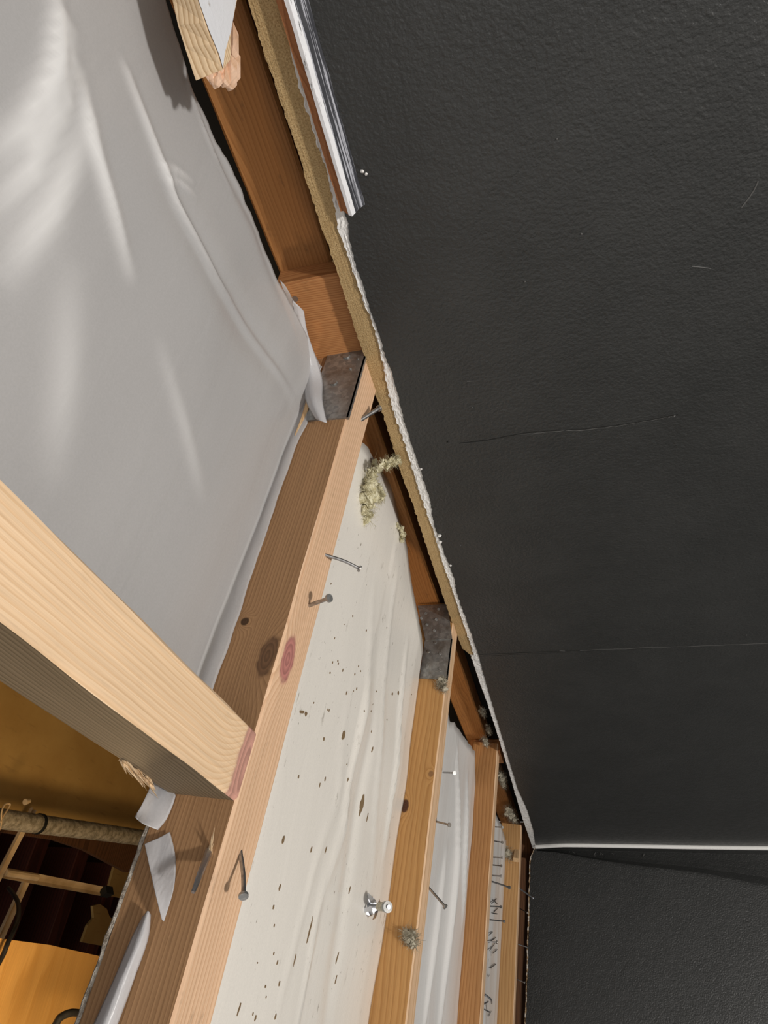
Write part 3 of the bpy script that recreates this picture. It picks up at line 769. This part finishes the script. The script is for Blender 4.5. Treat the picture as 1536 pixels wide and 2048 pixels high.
# bay 0 (grey, billowing) with the lip that turns down the rafter side
lip_top = [(612, 803), (590, 850), (560, 930), (520, 1040), (470, 1165), (432, 1260), (405, 1335), (388, 1385)]
lip_bot = [(616, 850), (600, 880), (583, 925), (550, 1021), (505, 1156), (469, 1266), (432, 1368), (415, 1420)]
LT = sorted([(uof(p), hof(p)) for p in (onY(*q, YR[0]) for q in lip_top)])
LB = sorted([(uof(p), hof(p)) for p in (onY(*q, YR[0]) for q in lip_bot)])
rf0 = ridge_field([([(262, 140), (325, 310), (360, 405), (440, 560), (520, 680), (600, 800)], -0.00279, .0035),
                   ([(360, 405), (440, 560), (520, 680), (600, 800)], 0.00248, .014),
                   ([(325, 330), (360, 338), (392, 360)], -0.00136, .0022), ([(330, 355), (365, 362), (395, 385)], -0.00136, .0022),
                   ([(170, 150), (190, 270), (225, 400), (262, 540)], -0.00248, .005),
                   ([(132, 30), (112, 150), (60, 250), (0, 310)], -0.00279, .0055), ([(150, 60), (135, 200), (70, 340), (0, 420)], -0.00279, .005),
                   ([(180, 250), (110, 420), (30, 540)], -0.00248, .008), ([(125, -20), (115, 120), (100, 190)], -0.00248, .004),
                   ([(150, 560), (140, 760), (120, 920)], -0.00124, .010), ([(330, 700), (380, 860), (410, 980)], -0.00093, .006),
                   ([(400, 180), (460, 330), (520, 450), (575, 600)], 0.00248, .007), ([(385, 150), (420, 260), (470, 380)], -0.00124, .002)], lambda x, y: onW(x, y, .036))
Y0a, Y0b = -.088, YR[0] - .0016
e0 = [onW(*q, .036) for q in [(345, 0), (392, 165), (412, 205), (432, 250), (490, 372), (535, 480), (560, 548), (578, 590), (600, 640)]]
E0 = sorted([(p.y, uof(p)) for p in e0])
UBLK = BLK_U1 + .0004
def top0(u): return interp(LT, u)
def h0(u, y):
    t_ = (y - Y0a) / (Y0b - Y0a); s_ = max(0, 1 - (1 - t_) * 5)
    base = .038 + (top0(u) - .038) * s_ ** 2
    ed = min(1, max(0, (1 - t_) * 8))
    return max(-1, base + ed * (.003 * n2(u * 8, y * 16, 4) + rf0(u, y)))
def u0end(y): return interp(E0, y) if y < .262 else interp([(.262, interp(E0, .262)), (.322, .424)], y)
def bay0():
    ni, nj = 150, 110; g = []
    for j in range(nj + 1):
        y = Y0a + (Y0b - Y0a) * j / nj; a, b = UBLK, u0end(y) + .0015 * fbm(y * 70, 6)
        row = []
        for i in range(ni + 1):
            u = a + (b - a) * i / ni; row.append(WP(u, y, h0(u, y)))
        g.append(row)
    for k in range(1, 9):      # lip down the side of the rafter
        row = []
        for i in range(ni + 1):
            u = UBLK + (u0end(Y0b) - UBLK) * i / ni
            uu = min(u, LB[-1][0]); hb = interp(LB, uu) + .0008 * n1(u * 60, 3)
            ht = h0(u, Y0b); tt = k / 8
            if u > LB[-1][0]: hb = hb + (u - LB[-1][0]) * .25
            row.append(WP(u, Y0b + .0002 - .0022 * math.sin(math.pi * tt) * (.6 + .5 * n1(u * 25, 8)), ht + (min(hb, ht - .001) - ht) * tt))
        g.append(row)
    return solid_sheet('plastic_sheet', g, .00025, NV)
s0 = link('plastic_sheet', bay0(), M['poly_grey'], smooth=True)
ca = s0.data.color_attributes.new('crease_highlight', 'FLOAT_COLOR', 'POINT')
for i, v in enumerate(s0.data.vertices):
    c_ = max(0.0, min(.85, -rf0(uof(v.co), v.co.y) / .0028))  # fold highlights painted along the ridges as whiter, more opaque plastic
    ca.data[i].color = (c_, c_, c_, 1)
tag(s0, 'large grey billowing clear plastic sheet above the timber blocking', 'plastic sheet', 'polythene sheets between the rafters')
# loose torn edge of that sheet hanging over the block and hanger
def flap(name, rows, mat, label=None, cat=None, parent=None, thick=.0003, nsub=6):
    rows = [smooth_pts(r, nsub) for r in rows]
    n = len(rows[0]); cols = [smooth_pts([r[i] for r in rows], 4) for i in range(n)]
    o = link(name, solid_sheet(name, cols, thick, NV), mat, parent, smooth=True)
    if label: tag(o, label, cat, 'loose scraps of plastic')
    return o
xe = XW - .006
flap('torn_edge', [[onX(585, 600, xe + .002), onX(592, 655, xe), onX(606, 740, xe - .012), onY(612, 800, YR[0] - .008), onY(632, 838, YR[0] - .005)],
                   [onX(597, 611, xe + .002), onX(604, 660, xe - .002), onX(622, 745, xe - .018), onY(627, 800, YR[0] - .012), onY(642, 842, YR[0] - .007)],
                   [onX(608, 622, xe + .003), onX(616, 668, xe), onX(643, 750, xe - .014), onY(645, 800, YR[0] - .008), onY(654, 846, YR[0] - .005)]], M['poly_flap'], parent=s0)
flap('torn_edge', [[onX(560, 560, xe + .01), onX(575, 600, xe + .008), onX(590, 650, xe + .004), onX(604, 735, xe), onX(606, 795, xe - .018)],
                   [onX(570, 570, xe + .01), onX(592, 612, xe + .006), onX(603, 660, xe + .003), onX(616, 735, xe - .004), onX(618, 795, xe - .02)]], M['poly_grey'], parent=s0)
# light torn batten edge beside the hanger
o = link('wood_sliver', tube_mesh('wood_sliver', smooth_pts([onY(*q, YR[0] - .002) for q in [(617, 803), (605, 838), (590, 872)]], 4), .0022, 6, .0008), M['lightsplint'])
tag(o, 'thin pale wood sliver between the plastic corner and the dark hanger plate', 'wood sliver')

# scraps on the brown rafter side
yy = YR[0] - .0015
flap('plastic_scrap', [[onY(307, 1560, yy), onY(296, 1585, yy - .004), onY(283, 1612, yy - .007), onY(270, 1634, yy - .008)],
                       [onY(332, 1572, yy), onY(320, 1600, yy - .002), onY(302, 1630, yy - .005), onY(287, 1648, yy - .009)],
                       [onY(352, 1590, yy), onY(345, 1612, yy), onY(332, 1640, yy - .001), onY(316, 1660, yy - .003)]], M['poly_flap'], 'torn square plastic scrap under the splintered corner of the blocking', 'plastic scrap')
flap('plastic_scrap', [[onY(290, 1688, yy - .003), onY(299, 1730, yy - .005), onY(311, 1785, yy - .006), onY(324, 1838, yy - .004)],
                       [onY(318, 1676, yy - .001), onY(325, 1725, yy - .002), onY(330, 1785, yy - .004), onY(326, 1841, yy - .0035)],
                       [onY(340, 1664, yy), onY(351, 1715, yy), onY(348, 1775, yy - .003), onY(328, 1843, yy - .003)]], M['poly_flap'], 'pointed plastic scrap hanging on the brown rafter side', 'plastic scrap')
flap('plastic_scrap', [[onY(285, 1835, yy - .001), onY(262, 1880, yy - .003), onY(232, 1950, yy - .003), onY(188, 2048, yy - .003), onY(100, 2240, yy - .003)],
                       [onY(296, 1822, yy - .004), onY(280, 1880, yy - .005), onY(250, 1950, yy - .006), onY(212, 2048, yy - .006), onY(130, 2240, yy - .006)],
                       [onY(302, 1830, yy - .001), onY(296, 1880, yy), onY(268, 1960, yy), onY(236, 2048, yy), onY(160, 2240, yy)]], M['poly_flap'], 'long folded plastic strip stapled along the brown rafter side', 'plastic scrap')

# insulation batts above the sheets
def batt(ya, yb, u1f, label, seed):
    ni, nj = 60, 20; g = []
    for j in range(nj + 1):
        y = ya + (yb - ya) * j / nj; u1 = u1f(y)
        g.append([WP(-1.4 + (u1 + 1.4) * i / ni, y, .0385 + .003 * n2(i * .4, j * .5, seed)) for i in range(ni + 1)])
    return tag(link('insulation_batt', solid_sheet('insulation_batt', g, .010, NV), M['batt'], smooth=True), label, 'insulation', 'insulation batts above the plastic')
batt(Y1a, Y1b, lambda y: interp(E1, y) - .012, 'cream insulation behind the dusty plastic sheet', 1)
batt(Y2a, Y2b, lambda y: interp(E2, y) - .012, 'cream insulation behind the clean white plastic sheet', 2)
batt(Y3a, Y3b, lambda y: p3 - .012, 'cream insulation behind the narrow printed plastic sheet', 3)

# tufts of insulation
def tuft(path, r, label, mat='tuft', fibres=120, seed=0, flat=.6):
    pts = smooth_pts(path, 5); e = empty('insulation_tuft', pts[0]); tag(e, label, 'insulation tuft', 'loose tufts of insulation')
    rnd = random.Random(seed)
    bm = bmesh.new()
    for i in range(len(pts) * 3):
        p = pts[i % len(pts)]; f_ = i % len(pts) / (len(pts) - 1)
        rr = r * rnd.uniform(.28, .6) * (.7 + .5 * math.sin(math.pi * f_))
        off = Vector((rnd.gauss(0, 1), rnd.gauss(0, 1), rnd.gauss(0, .5))) * r * .5
        bmesh.ops.create_icosphere(bm, subdivisions=3, radius=rr, matrix=Matrix.Translation(p + off))
    for v in bm.verts:
        q = v.co * (.9 / r)
        v.co += Vector((noise.noise(q), noise.noise(q + Vector((9, 0, 0))), noise.noise(q + Vector((0, 9, 0))))) * r * .7
        q = v.co * (2.6 / r); v.co += Vector((noise.noise(q), noise.noise(q + Vector((9, 0, 0))), noise.noise(q + Vector((0, 9, 0))))) * r * .22
    me = bpy.data.meshes.new('wad'); bm.to_mesh(me); bm.free()
    link('wad', me, M[mat], e, smooth=True)
    vs, fs = [], []
    for i in range(fibres * 6):
        p = pts[rnd.randrange(len(pts))]; d_ = Vector((rnd.gauss(0, 1), rnd.gauss(0, 1), rnd.gauss(0, 1))).normalized()
        a = p + d_ * r * .35 + Vector((rnd.gauss(0, 1), rnd.gauss(0, 1), rnd.gauss(0, .6))) * r * .45; s_ = d_.orthogonal().normalized() * rnd.uniform(.00012, .0003)
        b = a + d_ * r * rnd.uniform(.4, 1.1) + Vector((rnd.gauss(0, 1), rnd.gauss(0, 1), rnd.gauss(0, 1))) * r * .25
        c = b + (d_ + Vector((rnd.gauss(0, .6), rnd.gauss(0, .6), rnd.gauss(0, .6)))) * r * .4
        k = len(vs); vs += [a - s_, a + s_, b + s_, b - s_, c]; fs += [(k, k + 1, k + 2, k + 3), (k + 3, k + 2, k + 4)]
    f = link('fibres', mesh('fibres', vs, fs), M[mat], e); f['kind'] = 'stuff'
    return e
tuft([onX(796, 918, XW - .002), onX(780, 926, XW - .010), onX(764, 930, XW - .02)], .0036, 'yellow wisp of insulation bridging torn wall edge and dusty plastic', seed=1)
tuft([onW(752, 936, .026), onW(738, 965, .024), onW(736, 1000, .024), onW(738, 1036, .026)], .0068, 'largest pale yellow insulation tuft clinging to the dusty plastic sheet', seed=2)
tuft([onW(745, 965, .025), onW(762, 985, .025), onW(758, 1000, .026)], .0042, 'small yellow insulation tuft beside the largest tuft', seed=5)
tuft([onW(797, 1052, .027), onW(806, 1068, .026), onW(803, 1080, .027)], .0030, 'small yellow insulation tuft on dusty plastic edge below the ledger beam', seed=3, fibres=60)
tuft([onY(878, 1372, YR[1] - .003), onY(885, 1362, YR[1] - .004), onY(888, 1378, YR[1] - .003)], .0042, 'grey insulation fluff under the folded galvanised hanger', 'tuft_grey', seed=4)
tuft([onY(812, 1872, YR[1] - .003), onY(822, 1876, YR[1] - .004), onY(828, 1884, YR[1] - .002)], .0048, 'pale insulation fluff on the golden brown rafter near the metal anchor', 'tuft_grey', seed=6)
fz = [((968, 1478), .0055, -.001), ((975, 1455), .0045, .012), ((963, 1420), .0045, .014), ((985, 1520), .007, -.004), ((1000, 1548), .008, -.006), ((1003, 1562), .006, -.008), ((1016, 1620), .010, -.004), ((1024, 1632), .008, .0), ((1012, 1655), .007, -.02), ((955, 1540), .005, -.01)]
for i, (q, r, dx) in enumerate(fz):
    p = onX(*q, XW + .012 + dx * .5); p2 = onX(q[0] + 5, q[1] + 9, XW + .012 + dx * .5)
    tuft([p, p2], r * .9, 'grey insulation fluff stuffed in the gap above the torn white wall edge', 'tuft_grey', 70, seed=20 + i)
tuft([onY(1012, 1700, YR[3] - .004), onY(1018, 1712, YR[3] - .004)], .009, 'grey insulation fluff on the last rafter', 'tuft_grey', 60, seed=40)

# toggle anchor in the dusty sheet
e = tag(empty('toggle_anchor', onW(742, 1812, .026)), 'bright metal hollow wall anchor poking through the dusty plastic sheet', 'anchor')
a = onW(738, 1812, .029); b = onW(775, 1814, .004); ax = (b - a).normalized()
Ma = frame(a, ax, z=NV + Vector((0, .3, 0)))
link('sleeve', tube_mesh('sleeve', [b - ax * .016, b - ax * .001], .0036, 14), M['tuft_grey'], e, smooth=False)
link('collar', tube_mesh('collar', [b - ax * .003, b + ax * .001], .0046, 14), M['galv'], e)
link('bolt', tube_mesh('bolt', [a - ax * .004, b + ax * .0025], .0019, 10), M['zinc'], e)
link('flange', tube_mesh('flange', [a - ax * .001, a + ax * .0015], .0085, 14, .0075), M['zinc'], e)
for k in range(4):
    th = math.pi / 2 * k + .5; rad = Ma.to_3x3() @ Vector((0, math.cos(th), math.sin(th))); tg = rad.cross(ax)
    g = [[a + ax * (.002 + .011 * s_ / 6) + rad * (.0075 * (1 - s_ / 6) ** .8 + .003) + tg * w_ for w_ in (-.0018, .0018)] for s_ in range(7)]
    link('leg', solid_sheet('leg', g, .0006, rad), M['zinc'], e)

# broken painted board near the corner of the grey sheet
e = tag(empty('broken_board', onW(400, 60, 0)), 'snapped board end with white paint and pink splintered tip, hanging before the ledger beam', 'broken board')
def prism(name, rows, mat, parent):
    n = len(rows[0]); vs = [p for r in rows for p in r]; fs = []
    for i in range(len(rows) - 1):
        for j in range(n):
            a_, b_ = i * n + j, i * n + (j + 1) % n; fs.append((a_, b_, b_ + n, a_ + n))
    fs.append(tuple(range(n))); fs.append(tuple(range((len(rows) - 1) * n, len(rows) * n)))
    return link(name, mesh(name, vs, fs), mat, parent)
hb = -.002
def rowb(l, c, r, hh=.020):
    """l: far left (upper) edge, c: lower arris, r: wall-side edge in the photograph"""
    L_, C_, R_ = onW(*l, .012), onW(*c, hb), onW(*r, hb)
    return [L_, C_, R_, R_ + NV * .016, L_ + (R_ - C_) * .9]
lft = [(320, -120), (345, 0), (356, 50), (370, 95), (388, 150), (392, 161)]
cen = [(375, -120), (395, 0), (408, 45), (424, 88), (440, 130), (444, 140)]
rgt = [(470, -120), (474, 0), (462, 60), (461, 90), (462, 110), (460, 120)]
core = prism('board', [rowb(l, c, r) for l, c, r in zip(lft, cen, rgt)], M['raw'], e)
Mf = frame(onW(400, 60, 0), onW(436, 140, 0) - onW(395, 0, 0), z=NV)
core.data.transform(Mf.inverted()); core.matrix_basis = Mf
pw = [(378, -120), (397, 0), (418, 60), (438, 108), (446, 136), (450, 104), (462, 62), (466, 40), (473, 0), (470, -120)]
vs = [onW(*q, hb - .0006) for q in pw] + [onW(*q, hb + .0004) for q in pw]; k = len(pw)
link('paint_layer', mesh('paint_layer', vs, [tuple(range(k)), tuple(range(k, 2 * k))] + [(i, (i + 1) % k, (i + 1) % k + k, i + k) for i in range(k)]), M['white_paint'], e)
dY = Vector((.08, .99, -.02)).normalized()
pa, pb = onW(420, 135, .006), onW(462, 105, hb + .003)
rnd = random.Random(12); 
for i in range(1, 9):
    tpx = [(414, 148), (423, 152), (430, 158), (437, 150), (446, 160), (452, 140), (458, 165), (466, 155), (462, 105)][i]
    base = onW(tpx[0] - 3, tpx[1] - 45, .002 + .004 * (i % 3)); tip = onW(tpx[0] + 1, tpx[1] + rnd.uniform(8, 22), .002 + .003 * (i % 2))
    dv = tip - base; s1 = dv.cross(NV).normalized() * rnd.uniform(.0022, .0034); s2 = NV * .004
    rows = [[base - s1 - s2, base + s1 - s2, base + s1 + s2, base - s1 + s2],
            [base + dv * .8 - s1 * .9 - s2 * .7, base + dv * .78 + s1 * .9 - s2 * .8, base + dv * .85 + s1 * .8 + s2 * .6, base + dv * .82 - s1 + s2 * .6],
            [tip - s1 * .5 - s2 * .3, tip + s1 * .45 - s2 * .4 - dv * .05, tip + s1 * .3 + s2 * .3, tip - s1 * .5 + s2 * .3 - dv * .04]]
    prism('splinter', rows, M['pink_raw'], e)

# plate on the far wall behind the last rafter
o = link('wall_plate', timber_mesh('wall_plate', 2.2, .036, .045, .002, 30, .0008, 16), M['brown_deep'], None, frame(WP(-1.8, YE - .035, .006), D1, YV))
o.matrix_world = frame(WP(-1.8, YE - .030, .004), D1, YV)
tag(o, 'dark brown plate along the top of the far black wall', 'plate')
# pale strip over the end of the last rafter
o = link('wood_batten', timber_mesh('wood_batten', .062, .012, .010, .001, 6, .0005, 3), M['lightsplint'], None, frame(WP(uof(onW(1014, 1664)), YR[3] - .012, .001), Vector((.75, .66, -.06)), NV))
tag(o, 'short pale batten across the end of the last rafter at the corner', 'batten')

# ================================================================== THE CAVITY ABOVE
ZD = 1.05
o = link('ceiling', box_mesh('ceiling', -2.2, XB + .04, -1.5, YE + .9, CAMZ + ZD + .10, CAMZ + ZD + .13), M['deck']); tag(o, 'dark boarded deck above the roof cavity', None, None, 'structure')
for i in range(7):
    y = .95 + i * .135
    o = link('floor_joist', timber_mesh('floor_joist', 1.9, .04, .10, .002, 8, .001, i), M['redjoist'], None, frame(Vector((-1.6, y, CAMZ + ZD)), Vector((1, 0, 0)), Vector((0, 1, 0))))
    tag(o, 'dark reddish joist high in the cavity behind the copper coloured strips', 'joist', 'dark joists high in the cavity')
def panel(name, px, Z, thick, mat, label, cat, extra=None):
    pts = [onZ(*q, Z) for q in px]
    c = sum(pts, Vector()) / len(pts); n = len(pts)
    vs = [p - c for p in pts] + [p - c + Vector((0, 0, thick)) for p in pts]
    fs = [tuple(range(n)), tuple(range(n, 2 * n))] + [(i, (i + 1) % n, (i + 1) % n + n, i + n) for i in range(n)]
    return tag(link(name, mesh(name, vs, fs), mat, None, Matrix.Translation(c)), label, cat)
panel('ochre_board', [(-330, 1130), (0, 1180), (420, 1300), (420, 1700), (281, 1672), (0, 1625), (-300, 1590)], .86, .012, M['ochre'], 'large ochre board in the roof cavity behind the timber blocking', 'board')
panel('plywood_board', [(0, 1877), (100, 1890), (202, 1913), (330, 1935), (330, 2300), (-300, 2300), (-300, 1840)], .70, .018, M['ochre_board'], 'orange yellow plywood board low in the cavity beside the brown rafter side', 'board')
panel('paper_panel', [(230, 1728), (262, 1738), (246, 1797), (214, 1790)], 1.044, .006, M['ochre'], 'small yellow panel at the end of the copper coloured strip', 'panel')
panel('paper_panel', [(186, 1812), (200, 1808), (214, 1818), (219, 1832), (226, 1840), (215, 1893), (164, 1884), (176, 1850), (188, 1836)], 1.044, .006, M['ochre'], 'rounded yellow panel deep in the cavity above the plywood board', 'panel')
# pipe
pp = [onZ(*q, .80) for q in [(-340, 1585), (0, 1637), (100, 1651), (200, 1664), (330, 1682)]]
e = tag(empty('wrapped_pipe', pp[0]), 'grey speckled wrapped pipe crossing the cavity below the ochre board', 'pipe')
link('pipe', tube_mesh('pipe', smooth_pts(pp, 8), .0135, 18), M['wrap'], e, smooth=True)
bnd = [onZ(*q, .80) for q in [(74, 1647), (79, 1648)]]
link('band', tube_mesh('band', bnd, .0148, 18), M['tar'], e)
# dark board under the pipe
panel('dark_board', [(-300, 1630), (0, 1664), (110, 1680), (170, 1700), (212, 1722), (255, 1745), (300, 1740), (320, 1700), (270, 1688), (0, 1648)], .90, .01, M['brown_deep'], 'dark stained board along the underside of the wrapped pipe', 'board')
# copper coloured strips
e = tag(empty('strip_frame', onZ(60, 1752, .84)), 'copper coloured strip frame with a tee joint and black end cap', 'strip frame')
def strp(name, a, b, r, par=e, mat='strip', Z=.84, r2=None):
    A, B = onZ(*a, Z), onZ(*b, Z)
    W_ = Vector((0, 0, 1)).cross(B - A).normalized() * r
    g = [[A - W_, A - W_ * .3, A + W_ * .3, A + W_], [B - W_, B - W_ * .3, B + W_ * .3, B + W_]]
    for row in g:
        row[1] += Vector((0, 0, .004)); row[2] += Vector((0, 0, .004))
    return link(name, solid_sheet(name, g, .005, Vector((0, 0, 1))), M[mat], par)
strp('strip', (12, 1746), (208, 1783), .0070)
strp('strip', (70, 1618), (-60, 1870), .0048, Z=.835)
strp('strip', (58, 1756), (3, 1876), .0060, Z=.845)
A, B = onZ(10, 1745, .836), onZ(74, 1755, .836)
link('tee_plate', tube_mesh('tee_plate', [A, B], .0052, 10), M['strip'], e)
A, B = onZ(206, 1782, .838), onZ(220, 1785, .838)
link('end_cap', tube_mesh('end_cap', [A, B], .0095, 4), M['tar'], e)
# cables
o = link('cable', tube_mesh('cable', smooth_pts([onZ(*q, z) for q, z in [((17, 1776), .80), ((28, 1790), .78), ((36, 1806), .76), ((37, 1830), .73), ((30, 1855), .70), ((16, 1885), .69), ((2, 1918), .688), ((-40, 1990), .685)]], 6), .0030, 8), M['cable'], smooth=True)
tag(o, 'black cable curving down in front of the copper coloured strips', 'cable')
o = link('cable', tube_mesh('cable', smooth_pts([onZ(*q, z) for q, z in [((80, 2110), .60), ((112, 2048), .60), ((122, 2034), .60), ((140, 2026), .60), ((158, 2026), .61), ((200, 2030), .64)]], 6), .0042, 8), M['cable'], smooth=True)
tag(o, 'black cable loop against the orange yellow plywood board', 'cable')
o = link('wire_loop', tube_mesh('wire_loop', smooth_pts([onZ(*q, .78) for q in [(-20, 1690), (1, 1655), (3, 1625), (10, 1609), (20, 1608), (17, 1616), (8, 1630), (0, 1645)]], 6), .0013, 6), M['strip'], smooth=True)
tag(o, 'thin wire loop in front of the wrapped pipe', 'wire')
crumb_o = link('pipe_clip', tube_mesh('pipe_clip', [onZ(50, 1604, .79), onZ(59, 1602, .79)], .0045, 10, .003), M['strip'])
tag(crumb_o, 'small pale clip above the wrapped pipe', 'clip')
